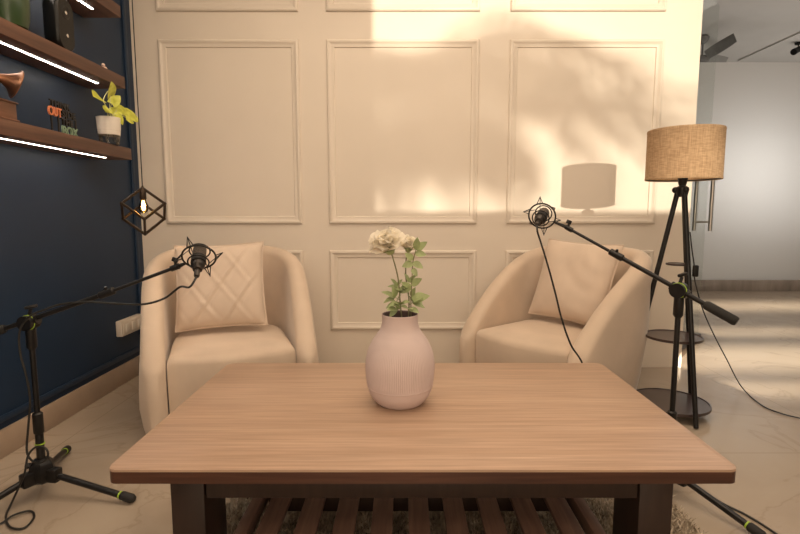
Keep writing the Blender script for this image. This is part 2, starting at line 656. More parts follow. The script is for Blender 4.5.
# ------------------------------------------------------------------ coffee table
ZT = .46
TX0, TX1, TY0, TY1 = -.677, .768, 1.08, 1.893
tcx, tcy = (TX0 + TX1) / 2, (TY0 + TY1) / 2
tb = thing('coffee_table', 'rectangular oak-topped coffee table with dark walnut legs and slatted lower shelf', 'table', (tcx, tcy, 0))
tw, td = (TX1 - TX0) / 2, (TY1 - TY0) / 2
top = MB().prism(rrect(-tw, -td, tw, td, .022), ZT - .006, ZT, bev=.003, seg=2).build('tabletop', M['oak'], tb)
MB().prism(rrect(-tw + .0005, -td + .0005, tw - .0005, td - .0005, .022), ZT - .034, ZT - .006).build('edge_band', M['edge'], tb, label='dark walnut edge of the tabletop')
LX = .607
for sx in (-1, 1):
    for sy in (-1, 1):
        x = sx * (LX - .041)
        y = -td + .06 + .07 if sy < 0 else td - .06 - .07
        MB().box((x, y, (ZT - .034 + .013) / 2), (.082, .14, ZT - .034 - .013), bev=.004).build('leg', M['walnut'], tb)
for sy in (-1, 1):
    MB().box((0, sy * (td - .075), ZT - .034 - .0365), (2 * LX - .17, .022, .073), bev=.002).build('apron', M['walnut'], tb)
for sx in (-1, 1):
    MB().box((sx * (LX - .04), 0, ZT - .034 - .022), (.022, 2 * td - .42, .044), bev=.002).build('apron', M['walnut'], tb)
for sx in (-1, 1):
    MB().box((sx * .4875, 0, .157), (.034, 2 * td - .13, .045), bev=.003).build('shelf_rail', M['slat'], tb)
for i in range(9):
    x = (i - 4) * .1042
    MB().box((x, 0, .170), (.060, 2 * td - .2, .018), bev=.003).build('slat', M['slat'], tb)
for y in (-.30, .02, .30):
    MB().box((0, y, .130), (.94, .03, .060), bev=.002).build('cross_rail', M['walnut'], tb)

# ------------------------------------------------------------------ rug
RX0, RX1, RY0, RY1 = -.62, .95, .55, 1.69
rg = thing('shag_rug', 'beige shaggy rug lying on the floor under the coffee table', 'rug', ((RX0 + RX1) / 2, (RY0 + RY1) / 2, 0))
rw, rd = (RX1 - RX0) / 2, (RY1 - RY0) / 2
MB().prism(rrect(-rw, -rd, rw, rd, .04), .001, .012).build('backing', M['rugbase'], rg)
vs, fs = [], []
R_ = random.Random(3)
for i in range(26000):
    x, y = R_.uniform(-rw, rw), R_.uniform(-rd, rd)
    a, t = R_.uniform(0, 2 * PI), R_.uniform(0, 2 * PI)
    h = R_.uniform(.022, .04)
    w = .0028
    lx, ly = math.cos(t) * R_.uniform(.004, .026), math.sin(t) * R_.uniform(.004, .026)
    dx, dy = math.cos(a) * w, math.sin(a) * w
    b = len(vs)
    vs += [(x - dx, y - dy, .012), (x + dx, y + dy, .012), (x + lx * .5 + dx, y + ly * .5 + dy, .012 + h * .65), (x + lx * .5 - dx, y + ly * .5 - dy, .012 + h * .65), (x + lx * 1.3, y + ly * 1.3, .012 + h)]
    fs += [(b, b + 1, b + 2, b + 3), (b + 3, b + 2, b + 4)]
me = bpy.data.meshes.new('pile')
me.from_pydata(vs, [], fs)
me.materials.append(M['rug'])
o = bpy.data.objects.new('pile', me)
C.objects.link(o)
o.parent = rg
o['kind'] = 'stuff'


# ------------------------------------------------------------------ armchairs
def make_chair(loc, rz, label):
    root = thing('tub_armchair', label, 'armchair', loc, rz, 'cream tub armchairs')
    w, d, th = .39, .40, .10           # half width, half depth, wall thickness
    N = 64
    rows = []
    # U path as a superellipse-like run: front left -> back -> front right
    path = []
    for i in range(N + 1):
        t = i / N
        if t < .28:
            k = t / .28
            path.append((Vector((-w, -d + k * (d * .95), 0)), Vector((-1, 0, 0))))
        elif t > .72:
            k = (1 - t) / .28
            path.append((Vector((w, -d + k * (d * .95), 0)), Vector((1, 0, 0))))
        else:
            a = PI - (t - .28) / .44 * PI
            e = .72
            cx, sy = math.cos(a), math.sin(a)
            px = w * math.copysign(abs(cx) ** e, cx)
            py = -d * .05 + (d * 1.05) * abs(sy) ** e
            nx, ny = math.copysign(abs(cx) ** (2 - e), cx), abs(sy) ** (2 - e)
            path.append((Vector((px, py, 0)), Vector((nx, ny, 0)).normalized()))
    K = 8
    for i, (p, nrm) in enumerate(path):
        yy = (p.y + d) / (2 * d)                   # 0 at the front, 1 at the back
        s = max(0.0, 1 - yy)
        zt = .36 + .485 * max(0.0, 1 - s ** 1.55) ** .8
        lean = .05 * yy
        half = th / 2 * (1.0 if i not in (0, N) else .72)
        c = p - nrm * th / 2
        row = []
        zb = 0.004
        bul = .018
        # outer going up
        for z in (0, .06, .25, .5, .75, .92):
            zz = zb + (zt - half - zb) * z
            o = half + (bul * math.sin(PI * min(1, z)) if i not in (0, N) else 0) - .02 * (1 - z) ** 2
            row.append(c + nrm * (o + lean * z) + Vector((0, 0, zz)))
        for k in range(K + 1):
            a = PI * k / K
            row.append(c + nrm * (half * math.cos(a) + lean) + Vector((0, 0, zt - half + half * math.sin(a))))
        for z in (.92, .7, .45, .2, 0):
            zz = zb + (zt - half - zb) * z
            row.append(c + nrm * (-half + lean * z) + Vector((0, 0, zz)))
        rows.append(row)
    # rounded front of the arms
    f0 = [v + Vector((0, -.022, -.012 if v.z > .1 else 0)) for v in rows[0]]
    mid0 = sum(rows[0], Vector()) / len(rows[0])
    f0 = [Vector((mid0.x + (v.x - mid0.x) * .62, v.y, v.z)) for v in f0]
    f1 = [v + Vector((0, -.022, -.012 if v.z > .1 else 0)) for v in rows[-1]]
    mid1 = sum(rows[-1], Vector()) / len(rows[-1])
    f1 = [Vector((mid1.x + (v.x - mid1.x) * .62, v.y, v.z)) for v in f1]
    rows = [f0] + rows + [f1]
    mb = MB()
    V = mb.grid(rows, closed_v=True)
    mb.bm.faces.new(list(reversed(V[0])))
    mb.bm.faces.new(V[-1])
    mb.build('tub_shell', M['velvet'], root, angle=70)
    # seat: D plan with a bowed front
    def plan(g, bow):
        pts = []
        iw = w - th - g
        for k in range(17):
            a = PI * k / 16
            pts.append((iw * math.copysign(abs(math.cos(a)) ** .7, math.cos(a)), -.02 + (d - th + .0 - g) * max(0.0, math.sin(a)) ** .7))
        for k in range(13):
            u = -1 + 2 * k / 12
            pts.append((iw * u, -d + .03 - bow * (1 - u * u)))
        return pts
    mb = MB()
    P0 = plan(.004, .06)
    rings = [(.012, .012), (.004, .08), (0, .25), (.0, .36), (.006, .378), (.02, .391), (.05, .398), (.12, .405), (.2, .408)]
    ctr = Vector((0, -.05, 0))
    rr = []
    for (ins, z) in rings:
        row = []
        for p in P0:
            v = Vector((p[0], p[1], 0)) - ctr
            L_ = v.length
            v = v * max(.05, (L_ - ins) / L_) + ctr
            row.append(Vector((v.x, v.y, z)))
        rr.append(row)
    V = mb.grid(rr, closed_v=True)
    mb.bm.faces.new(list(reversed(V[0])))
    mb.bm.faces.new(V[-1])
    mb.build('seat', M['velvet'], root, angle=60)
    return root


make_chair((-.925, 2.63, 0), math.radians(21), 'cream velvet tub armchair on the left, beside the navy wall, holding the diamond-quilted cushion')
make_chair((.875, 2.76, 0), math.radians(-50), 'cream velvet tub armchair on the right, beside the floor lamp, holding the plain cushion')


def make_cushion(loc, rot, size, T, quilt, label):
    root = thing('cushion', label, 'cushion', loc)
    root.rotation_euler = rot
    n = 44
    mb = MB()
    S = size / 2
    rng = random.Random(5 + quilt)
    ph = [rng.uniform(0, 6) for _ in range(6)]

    def pt(u, v, s):
        # pinched corners: edges bow in a little between the corners
        bx = 1 - .07 * (1 - v * v) * u * u
        by = 1 - .07 * (1 - u * u) * v * v
        bx, by = 1 - .055 * (1 - abs(v) ** 2.0), 1 - .055 * (1 - abs(u) ** 2.0)
        x, y = u * S * bx, v * S * by
        t = T * max(0, (1 - abs(u) ** 3.2)) ** .62 * max(0, (1 - abs(v) ** 3.2)) ** .62
        if quilt:
            for a in ((u + v * .72), (u - v * .72)):
                q = (a * 1.45 + .5) % 1.0 - .5
                t += .007 * math.exp(-(q / .06) ** 2) * (1 - u ** 4) * (1 - v ** 4)
                t -= .007 * math.exp(-((q - .13) / .06) ** 2) * (1 - u ** 4) * (1 - v ** 4)
        else:
            t += .007 * math.sin(5 * u + 3 * v + ph[0]) * (1 - u ** 2) * (1 - v ** 2)
            r = math.hypot(u - .9, v - .9)
            t += .006 * math.sin(r * 16 + ph[1]) * math.exp(-r * 1.1) * (1 - u ** 4) * (1 - v ** 4)
        return Vector((x, -s * t, y))
    for s in (1, -1):
        mb.grid([[pt(-1 + 2 * i / n, -1 + 2 * j / n, s) for j in range(n + 1)] for i in range(n + 1)])
    bmesh.ops.remove_doubles(mb.bm, verts=mb.bm.verts, dist=.0004)
    mb.build('cover', M['velvet2'], root, angle=80)
    # piped seam round the edge
    edge = [pt(-1 + 2 * k / 20, -1, 0) for k in range(20)] + [pt(1, -1 + 2 * k / 20, 0) for k in range(20)] + [pt(1 - 2 * k / 20, 1, 0) for k in range(20)] + [pt(-1, 1 - 2 * k / 20, 0) for k in range(20)]
    MB().tube(edge, .004, 6, closed=True).build('piping', M['velvet2'], root)
    return root


make_cushion((-.975, 2.65, .655), Euler((math.radians(-17), math.radians(-2), math.radians(13))), .46, .075, 1, 'square cream cushion with diamond quilting leaning in the left armchair')
make_cushion((.97, 2.82, .655), Euler((math.radians(-20), math.radians(2), math.radians(-51))), .47, .075, 0, 'square plain cream cushion with creases leaning in the right armchair')

# ------------------------------------------------------------------ vase and flowers
vb = fl(400, 402, ZT)
vs_ = thing('vase', 'dusty pink ribbed ceramic vase standing on the coffee table', 'vase', (vb.x, vb.y, ZT))
k = vb.y / FPX * 1.0
HV = 93 * k
prof_px = [(20, 0), (23, 1), (27, 5), (31, 11), (33.2, 18), (33.9, 19.2), (33.7, 20), (34.6, 27), (35.2, 37), (34.8, 46), (32.6, 56), (28.5, 65), (23.5, 72.5), (20, 78), (18.4, 84), (18.1, 89), (18.4, 92.2), (18.0, 93)]
prof = smooth_path([(r, 0, z) for r, z in prof_px], 6)
mb = MB()
seg = 480
rows = []
for p in prof:
    r, z = p.x * k, p.z * k
    zz = p.z
    amp = 0
    if 21 < zz < 62:
        amp = .0007 * min(1, (zz - 21) / 2, (62 - zz) / 14)
    rows.append([Vector(((r + (amp if (q // 2) % 2 else -amp)) * math.cos(2 * PI * q / seg), (r + (amp if (q // 2) % 2 else -amp)) * math.sin(2 * PI * q / seg), z)) for q in range(seg)])
V = mb.grid(rows, closed_v=True)
mb.bm.faces.new(list(reversed(V[0])))
mb.build('body', M['vase'], vs_, angle=50)
MB().lathe([(18.0 * k, 92.9 * k), (16.6 * k, 92.4 * k), (16.4 * k, 84 * k), (18 * k, 76 * k), (30 * k, 60 * k), (32 * k, 30 * k), (4 * k, 4 * k)], 48, cap=False).build('inner_wall', M['vasein'], vs_)


def petal(mb, c, q, L_, w, curl, ruf, rng):
    """cupped ruffled petal; q = rotation, +Z along the petal"""
    n, m_ = 8, 7
    ph = rng.uniform(0, 6)
    rows = []
    for i in range(n + 1):
        t = i / n
        ww = w * (math.sin(PI * min(1, (.12 + .62 * t))) ** .8)
        row = []
        for j in range(m_ + 1):
            u = -1 + 2 * j / m_
            x = u * ww
            y = curl * L_ * (t ** 1.8) - .35 * w * (1 - u * u) * math.sin(PI * t * .6)
            y += ruf * t * math.sin(u * 6 + ph) * w
            z = L_ * t * (1 - .12 * u * u) - max(0, curl) * L_ * .25 * t ** 3
            row.append(c + q @ Vector((x, y, z)))
        rows.append(row)
    mb.grid(rows)


def leaf(mb, base, d, up, L_, w, fold=.25, droop=.2, notch=0.0):
    d = d.normalized()
    s = d.cross(up)
    s = s.normalized() if s.length > 1e-4 else d.orthogonal().normalized()
    u = s.cross(d).normalized()
    rows = []
    n = 7
    for i in range(n + 1):
        t = i / n
        ww = w * (math.sin(PI * t ** .75) ** .8 if 0 < t < 1 else .02)
        c = base + d * L_ * t - u * (droop * L_ * t * t)
        if notch and t < .2:
            ww = w * (.75 + t)
        rows.append([c - s * ww + u * fold * ww - d * notch * L_ * (1 - t), c, c + s * ww + u * fold * ww - d * notch * L_ * (1 - t)])
    mb.grid(rows)


def make_flower(base, joints, bloom_c, axis, R, label, seed, npet, leaves):
    rng = random.Random(seed)
    root = thing('peony', label, 'flower', base)
    B = Vector(base)
    pts = smooth_path([Vector(p) - B for p in joints], 8)
    MB().tube(pts, .0021, 8).build('stem', M['stem'], root)
    axis = Vector(axis).normalized()
    c = Vector(bloom_c) - B
    mb = MB()
    q0 = axis.to_track_quat('Z', 'Y').to_matrix()
    layers = [(.95, .55, npet), (.55, .62, npet), (.2, .6, npet - 1), (-.05, .5, npet - 2), (-.2, .36, 4)]
    for li, (tilt, sz, cnt) in enumerate(layers):
        for k_ in range(cnt):
            a = 2 * PI * (k_ + .5 * (li % 2)) / cnt + rng.uniform(-.2, .2)
            rz = Matrix.Rotation(a, 3, 'Z')
            rx = Matrix.Rotation(-(tilt * 1.15 + rng.uniform(-.12, .12)), 3, 'X')
            petal(mb, c - axis * R * .25 + q0 @ rz @ Vector((0, R * .06, 0)), q0 @ rz @ rx, R * (1.5 * sz + .35) * rng.uniform(.9, 1.1), R * (.62 * sz + .18), .16 - .2 * (li > 2), .10, rng)
    mb.build('bloom', M['petal'], root, angle=180)
    mb = MB()
    mb.lathe([(.001, -R * .62), (R * .2, -R * .55), (R * .34, -R * .3), (R * .30, -R * .02), (.001, R * .02)], 14, c=c, axis=axis)
    for k_ in range(5):
        a = 2 * PI * k_ / 5
        dd = q0 @ Vector((math.cos(a), math.sin(a), .15))
        leaf(mb, c - axis * R * .42, dd, axis, R * .75, R * .22, .2, -.2)
    mb.build('calyx', M['green'], root, angle=180)
    for (p, dd, L_, w) in leaves:
        p = Vector(p) - B
        dd = Vector(dd)
        mb = MB()
        mb.tube([p, p + dd.normalized() * L_ * .22], .0012, 6)
        q = p + dd.normalized() * L_ * .2
        w *= .85
        leaf(mb, q, dd, Vector((0, -.5, 1)), L_ * .55, w, .22, .15)
        side = dd.cross(Vector((0, 1, .3))).normalized()
        leaf(mb, q, dd * .6 + side * .8, Vector((0, -.5, 1)), L_ * .48, w * .85, .22, .2)
        leaf(mb, q, dd * .6 - side * .8, Vector((0, -.5, 1)), L_ * .48, w * .85, .22, .2)
        mb.build('leaf', M['green'], root, angle=180)
    return root


VY = vb.y


def fp(px, py, dy=0):
    return at(px, py, VY + dy)


make_flower(fp(402, 322, .0), [fp(402, 322), fp(400, 300, -.005), fp(398, 278, -.01), fp(393, 258, -.015), fp(391, 253, -.015)], fp(388, 245, -.015), (-.30, -.25, .9), .052,
            'large white peony leaning left in the pink vase', 11, 9,
            [(fp(400, 300), (-.9, -.3, .55), .085, .016), (fp(400, 305), (-.6, -.5, .45), .075, .016), (fp(399, 290), (-.5, -.3, .9), .06, .012),
             (fp(401, 306, -.02), (-.15, -.9, .5), .075, .017), (fp(399, 296), (.35, -.4, .9), .06, .013), (fp(401, 309, -.02), (-.8, -.7, .15), .07, .017)])
make_flower(fp(408, 322, .01), [fp(408, 322, .01), fp(409, 300, .01), fp(406, 278, .01), fp(406, 262, .01), fp(407, 255, .01)], fp(409, 246, .02), (.18, -.1, 1), .034,
            'smaller white peony standing upright at the right of the pink vase', 12, 7,
            [(fp(408, 300, .01), (.9, -.3, .5), .075, .016), (fp(409, 305, .01), (.6, -.6, .5), .085, .017), (fp(406, 285, .01), (.6, -.3, .7), .065, .013),
             (fp(406, 292, .0), (-.3, -.6, .7), .06, .014), (fp(408, 309, -.01), (.2, -.9, .25), .07, .017)])
# leafy side sprig with small leaves up beside the blooms
sp = thing('leafy_sprig', 'thin green leafy sprig rising beside the white peonies in the pink vase', 'flower', fp(411, 322, -.005))
B = sp.location.copy()
pts = smooth_path([fp(411, 322, -.005) - B, fp(411, 300, -.005) - B, fp(412, 280, -.005) - B, fp(413, 262, -.005) - B, fp(416, 250, -.005) - B], 8)
MB().tube(pts, .0016, 8).build('stem', M['stem'], sp)
for (px, py, dx, dz, L_, w) in ((416, 250, .9, .75, .042, .012), (416, 250, .1, 1, .04, .011), (415, 253, .95, -.1, .035, .011), (413, 262, .9, -.5, .036, .011), (413, 263, -.8, -.2, .036, .012), (413, 260, -.6, .6, .034, .011), (412, 268, .6, -.9, .03, .009), (411, 285, .7, .5, .04, .012), (411, 290, -.6, .6, .04, .012), (411, 300, .9, .3, .06, .015)):
    mb = MB()
    leaf(mb, fp(px, py, -.005) - B, Vector((dx, -.35, dz)), Vector((0, -1, .5)), L_, w, .2, .12)
    mb.build('leaf', M['green'], sp, angle=180)


# ------------------------------------------------------------------ microphone stands
def mic_stand(hub, leg_angs, leg_len, top_z, A, Bp, clamp, label, ring_z=.10, boom_r=.0085):
    """hub: floor point under the pole; A: mic end, Bp: counterweight end of the boom"""
    root = thing('microphone_stand', label, 'microphone stand', (hub.x, hub.y, 0), 0, 'boom microphone stands')
    h0 = Vector((hub.x, hub.y, 0))
    mb = MB()
    mb.lathe([(.018, .052), (.03, .056), (.042, .07), (.046, .095), (.04, .125), (.026, .142), (.018, .146)], 6)
    for a in leg_angs:
        d = Vector((math.cos(a), math.sin(a), 0))
        mb.box(d * .045 + Vector((0, 0, .085)), (.05, .036, .05), rot=Matrix.Rotation(a, 3, 'Z'), bev=.006)
    mb.build('base_hub', M['black'], root)
    for a in leg_angs:
        d = Vector((math.cos(a), math.sin(a), 0))
        p0, p1 = d * .05 + Vector((0, 0, .085)), d * leg_len + Vector((0, 0, .017))
        lg = MB().tube([p0, p1], .0115, 14).build('leg', M['black'], root)
        v = (p1 - p0).normalized()
        MB().tube([p1 - v * .045, p1 - v * .04, p1 - v * .004, p1 + v * .006], [.0145, .016, .016, .011], 14).build('rubber_foot', M['rubber'], lg)
        MB().tube([p1 - v * .053, p1 - v * .048], .0135, 14).build('green_band', M['lime'], lg, label='lime green ring before the foot')
    mb = MB()
    mb.tube([(0, 0, .05), (0, 0, .30 if top_z > .6 else .26)], .0135, 16)
    mb.tube([(0, 0, .24), (0, 0, .245), (0, 0, .315), (0, 0, .32)], [.014, .017, .017, .012], 16)
    mb.build('lower_tube', M['black'], root)
    MB().tube([(0, 0, .2), (0, 0, .2035)], .0165, 16).build('green_band', M['lime'], root, label='lime green ring round the pole')
    MB().tube([(0, 0, .28), (0, 0, top_z - .02)], .0095, 16).build('upper_tube', M['black'], root)
    MB().tube([(-.018, .0, .12), (-.05, -.012, .12)], [.007, .012], 12).build('knob', M['black'], root)
    cl = Vector(clamp) - h0
    bd = (Vector(A) - Vector(Bp)).normalized()
    mb = MB()
    mb.tube([(0, 0, top_z - .09), (0, 0, top_z - .08), (0, 0, top_z - .015), (0, 0, top_z - .01)], [.011, .017, .017, .012], 16)
    side = Vector((bd.y, -bd.x, 0)).normalized()
    if side.y > 0:
        side = -side
    mb.tube([cl - side * .022, cl + side * .03], .026, 22)
    mb.tube([cl - bd * .032, cl + bd * .032], .0165, 16)
    mb.build('clamp', M['black'], root)
    MB().torus(.0262, .0018, cl + side * .012, side, 30, 6).build('green_band', M['lime'], root, label='lime green ring round the clamp')
    kn = cl + Vector((0, 0, .025))
    mb = MB()
    mb.tube([kn, kn + Vector((.006, 0, .022))], .006, 10)
    mb.box(kn + Vector((.008, 0, .03)), (.04, .014, .012), rot=Euler((0, -.2, .4)), bev=.004)
    mb.build('knob', M['black'], root)
    a_, b_ = Vector(A) - h0, Vector(Bp) - h0
    midp = cl + (a_ - cl) * .52
    bo = MB().tube([b_, midp], boom_r, 14).tube([midp - bd * .02, a_], boom_r * .72, 12).build('boom', M['black'], root)
    mb = MB()
    mb.tube([midp - bd * .03, midp - bd * .026, midp + bd * .026, midp + bd * .03], [.009, .0135, .0135, .008], 14)
    mb.tube([midp, midp + Vector((0, -.006, .022))], [.007, .005], 10)
    mb.build('boom_lock', M['black'], bo)
    MB().tube([b_, b_ + bd * .006, b_ + bd * .10, b_ + bd * .11], [.013, .0165, .0165, .012], 16).build('counterweight', M['gripm'], bo)
    mb = MB()
    mb.tube([a_ - bd * .03, a_], .0105, 12)
    kk = a_ - bd * .012
    mb.tube([kk, kk + Vector((0, -.004, .02)) if True else kk], .005, 8)
    mb.box(kk + Vector((0, -.004, .026)), (.022, .008, .016), rot=Euler((0, .4, 0)), bev=.003)
    mb.build('tip_knob', M['black'], bo)
    return root


def shock_mount(center, axis, arm_to, label, R=.055, spin=0.0):
    axis = Vector(axis).normalized()
    root = thing('shock_mount', label, 'shock mount', center, 0, 'spider shock mounts')
    q = axis.to_track_quat('Z', 'Y').to_matrix()
    mb = MB()
    mb.torus(R, .0034, (0, 0, 0), axis, 56, 8)
    mb.build('outer_ring', M['black'], root)
    mb = MB()
    for z in (-.026, .03):
        mb.torus(R * .62, .0026, axis * z, axis, 44, 8)
    mb.build('inner_ring', M['black'], root)
    for k_ in range(6):
        a = 2 * PI * k_ / 6 + spin
        def pp(r, an, z):
            return q @ Vector((r * math.cos(an), r * math.sin(an), z))
        tip = pp(R * 1.38, a, .028 if k_ % 2 else -.028)
        z2 = -.026 if k_ % 2 else .03
        mb = MB()
        mb.tube([pp(R, a - .22, 0), tip, pp(R, a + .22, 0)], .0022, 8)
        mb.tube([tip, pp(R * .62, a + .1, z2)], .0016, 6)
        mb.build('arm', M['black'], root)
    a_ = Vector(arm_to) - Vector(center)
    d = a_.normalized()
    # the yoke that screws on the boom
    e = d - axis * d.dot(axis)
    e.normalize()
    mb = MB()
    mb.tube([e * R * 1.0, e * R * 1.0 * .6 + a_ * .4, a_ * .97], [.005, .006, .0075], 10)
    mb.build('yoke', M['black'], root)
    return root


def microphone(center, axis, label):
    """axis points to the head of the microphone"""
    axis = Vector(axis).normalized()
    root = thing('microphone', label, 'microphone', center, 0, 'studio microphones')
    mb = MB()
    mb.lathe([(.010, -.064), (.0155, -.062), (.0165, -.054), (.0205, -.049), (.0225, -.045), (.0225, -.004)], 28, axis=axis)
    mb.build('body', M['micbody'], root)
    mb = MB()
    mb.lathe([(.0225, -.002), (.0225, .036), (.020, .047), (.0135, .055), (.001, .058)], 28, axis=axis)
    mb.build('grille', M['micgrille'], root)
    mb = MB()
    mb.lathe([(.0242, -.03), (.0248, -.03), (.0248, -.006), (.0238, -.002)], 28, axis=axis)
    mb.build('band', M['rubber'], root)
    mb = MB()
    mb.lathe([(.0075, -.094), (.0095, -.090), (.0095, -.070), (.0085, -.063)], 16, axis=axis)
    mb.build('connector', M['micbody'], root)
    return root


# right stand
RH = fl(668, 462)
rA, rB = at(566, 227, 2.08), at(737, 322, 1.63)
rc = at(679.5, 290, 1.765)
RH = Vector((rc.x, rc.y, 0))
mic_stand(RH, (math.radians(-60), math.radians(60), math.radians(180)), .32, rc.z - .01, rA, rB, rc, 'black boom microphone stand between the coffee table and the floor lamp, boom reaching left')
mcR = at(542, 216, 2.1)
axR = Vector((.42, .80, .36))
shock_mount(mcR, axR, rA, 'round black spider shock mount in front of the right armchair', spin=.4)
microphone(mcR, axR, 'black studio microphone seen from behind, in front of the right armchair')
# left stand
lc = at(30, 322, 1.75)
lA, lB = at(179, 266, 1.74), at(-22, 338, 1.76)
LH = Vector((lc.x, lc.y, 0))
mic_stand(LH, (math.radians(-8), math.radians(112), math.radians(-118)), .36, lc.z - .01, lA, lB, lc, 'black boom microphone stand by the navy wall, boom reaching right')
mcL = at(199, 257, 1.73)
axL = Vector((-.20, .78, .66))
shock_mount(mcL, axL, lA, 'round black spider shock mount in front of the left armchair', spin=.1)
microphone(mcL, axL, 'black studio microphone pointing up, in front of the left armchair')


def cable(pts, label, cat, r=.0038, n=12):
    b = Vector(pts[0])
    o = MB().tube([p - b for p in smooth_path(pts, n)], r, 8).build('cable', M['cable'], None, b)
    return tag(o, label, cat)


cR0 = mcR - axR.normalized() * .095
cable([cR0, cR0 + Vector((.0, -.012, -.028)), at(541, 243, 2.04), at(548, 266, 2.03), at(555, 292, 2.02), at(562, 320, 2.01), at(571, 345, 2.0), at(583, 366, 1.98), Vector((.74, 1.97, .28)), Vector((.84, 1.95, .06)), Vector((.93, 1.87, .006)), fl(686, 482, .005), fl(700, 489, .005), fl(722, 503, .005), fl(748, 516, .005), fl(775, 533, .005), fl(800, 552, .005)],
      'thin black microphone cable hanging in front of the right armchair', 'cable')
cL0 = mcL - axL.normalized() * .095
cable([cL0, cL0 + Vector((-.012, -.03, -.03)), at(180, 287, 1.66), at(165, 298, 1.66), at(145, 304, 1.66), at(120, 304, 1.67), at(90, 302, 1.68), at(62, 304, 1.69), at(44, 310, 1.69), at(30, 316, 1.69), at(20, 330, 1.69), at(20, 352, 1.69), at(26, 375, 1.69), at(30, 400, 1.69), at(28, 430, 1.69), at(27, 452, 1.685), at(34, 462, 1.675), at(43, 462, 1.67), at(48, 455, 1.675), at(45, 448, 1.68), at(36, 447, 1.68), at(28, 456, 1.665), at(24, 475, 1.65), fl(13, 500, .03), fl(6, 516, .006), fl(10, 527, .006), fl(24, 528, .006), fl(34, 517, .006), fl(30, 511, .006), fl(14, 515, .012), fl(0, 524, .006), fl(-25, 534, .006)],
      'black cable running along the left boom and looping down its stand', 'cable', r=.0036)

# ------------------------------------------------------------------ floor lamp
lf = fl(669, 411)
lb = Vector((lf.x, lf.y, 0))
ztop = at(683, 184, lb.y).z
lamp = thing('floor_lamp', 'black tripod floor lamp with a tan linen drum shade and three round trays', 'lamp', lb)
f1 = fl(696, 429) - lb
f2 = Matrix.Rotation(math.radians(-120), 3, 'Z') @ f1
f3 = Matrix.Rotation(math.radians(120), 3, 'Z') @ f1
hub_z = ztop - .03
for f in (f1, f2, f3):
    d = Vector((f.x, f.y, 0)).normalized()
    MB().tube([Vector((d.x * .018, d.y * .018, hub_z)), Vector((f.x, f.y, .005))], [.0125, .0115], 14).build('leg', M['black'], lamp)
mb = MB()
mb.lathe([(.012, hub_z - .035), (.026, hub_z - .03), (.030, hub_z - .01), (.030, hub_z + .012), (.018, hub_z + .02), (.012, hub_z + .022)], 20)
for f in (f1, f2, f3):
    d = Vector((f.x, f.y, 0)).normalized()
    mb.ball(d * .03 + Vector((0, 0, hub_z)), .016)
mb.build('tripod_head', M['black'], lamp)
MB().lathe([(.013, hub_z + .015), (.019, hub_z + .03), (.024, hub_z + .06), (.02, hub_z + .065), (.017, hub_z + .11)], 18).build('bulb_socket', M['black'], lamp)
MB().ball((0, 0, hub_z + .16), .03, (1, 1, 1.25)).build('bulb', M['lampglow'], lamp)
for (px, py, r, t) in ((672, 264, .055, .006), (671, 336, .137, .010), (668, 410, .19, .012)):
    z = at(px, py, lb.y).z if py < 400 else .055
    MB().lathe([(r - .003, z - t), (r, z - t + .002), (r, z + .004), (r - .006, z + .004), (r - .008, z)], 56).build('tray', M['tray'], lamp)
zs0, zs1 = at(685, 180, lb.y).z, at(685, 130, lb.y).z
SR = .172
mb = MB()
mb.lathe([(SR - .002, zs0 + .002), (SR, zs0), (SR + .0015, zs0 + .008), (SR, zs0 + .012), (SR, zs1 - .012), (SR + .0015, zs1 - .008), (SR, zs1), (SR - .002, zs1 - .002), (SR - .002, zs0 + .002)], 80, cap=False)
shade = mb.build('lamp_shade', M['linen'], lamp)
mb = MB()
mb.torus(SR - .006, .003, (0, 0, zs0 + .006), seg=60)
mb.torus(.024, .003, (0, 0, hub_z + .085), seg=30)
for k_ in range(3):
    a = 2 * PI * k_ / 3 + .4
    mb.tube([(math.cos(a) * .024, math.sin(a) * .024, hub_z + .085), (math.cos(a) * (SR - .006), math.sin(a) * (SR - .006), zs0 + .02)], .0022, 6)
mb.build('shade_frame', M['black'], shade)
# lamp cord with its inline switch
cpts = [at(690, 232, lb.y + .0), at(692, 250, lb.y - .01), at(694, 264, lb.y - .02), at(695, 281, lb.y - .02), at(703, 310, lb.y), at(714, 335, 2.62), at(726, 358, 2.64), fl(741, 386, .03), fl(760, 404, .006), fl(780, 413, .006), fl(805, 419, .006), fl(840, 424, .006)]
cb = cpts[0]
co = thing('lamp_cord', 'black lamp cord with inline switch trailing right across the floor', 'cord', cb)
MB().tube([p - cb for p in smooth_path(cpts, 10)], .0032, 8).build('wire', M['cable'], co)
MB().box(at(695.5, 271, lb.y - .022) - cb, (.026, .02, .06), bev=.006).build('switch', M['black'], co)

# ------------------------------------------------------------------ pendant
pcY = 2.62
pt = at(142.5, 188, pcY)
pd = thing('pendant_lamp', 'bronze cube-frame pendant lamp with a glowing filament bulb hanging in the corner', 'lamp', (pt.x, pt.y, pt.z))
a_ = .138
dv_ = a_ / math.sqrt(3)
rr_ = a_ * math.sqrt(2 / 3)
tilt = Matrix.Rotation(math.radians(28), 3, 'Z')
up_ = [tilt @ Vector((rr_ * math.cos(math.radians(t)), rr_ * math.sin(math.radians(t)), -dv_)) for t in (90, 210, 330)]
lo_ = [tilt @ Vector((rr_ * math.cos(math.radians(t)), rr_ * math.sin(math.radians(t)), -2 * dv_)) for t in (150, 270, 30)]
tp_, bt_ = Vector((0, 0, 0)), tilt @ Vector((0, 0, -3 * dv_))
edges = [(tp_, u) for u in up_] + [(bt_, l) for l in lo_] + [(up_[0], lo_[0]), (lo_[0], up_[1]), (up_[1], lo_[1]), (lo_[1], up_[2]), (up_[2], lo_[2]), (lo_[2], up_[0])]
mb = MB()
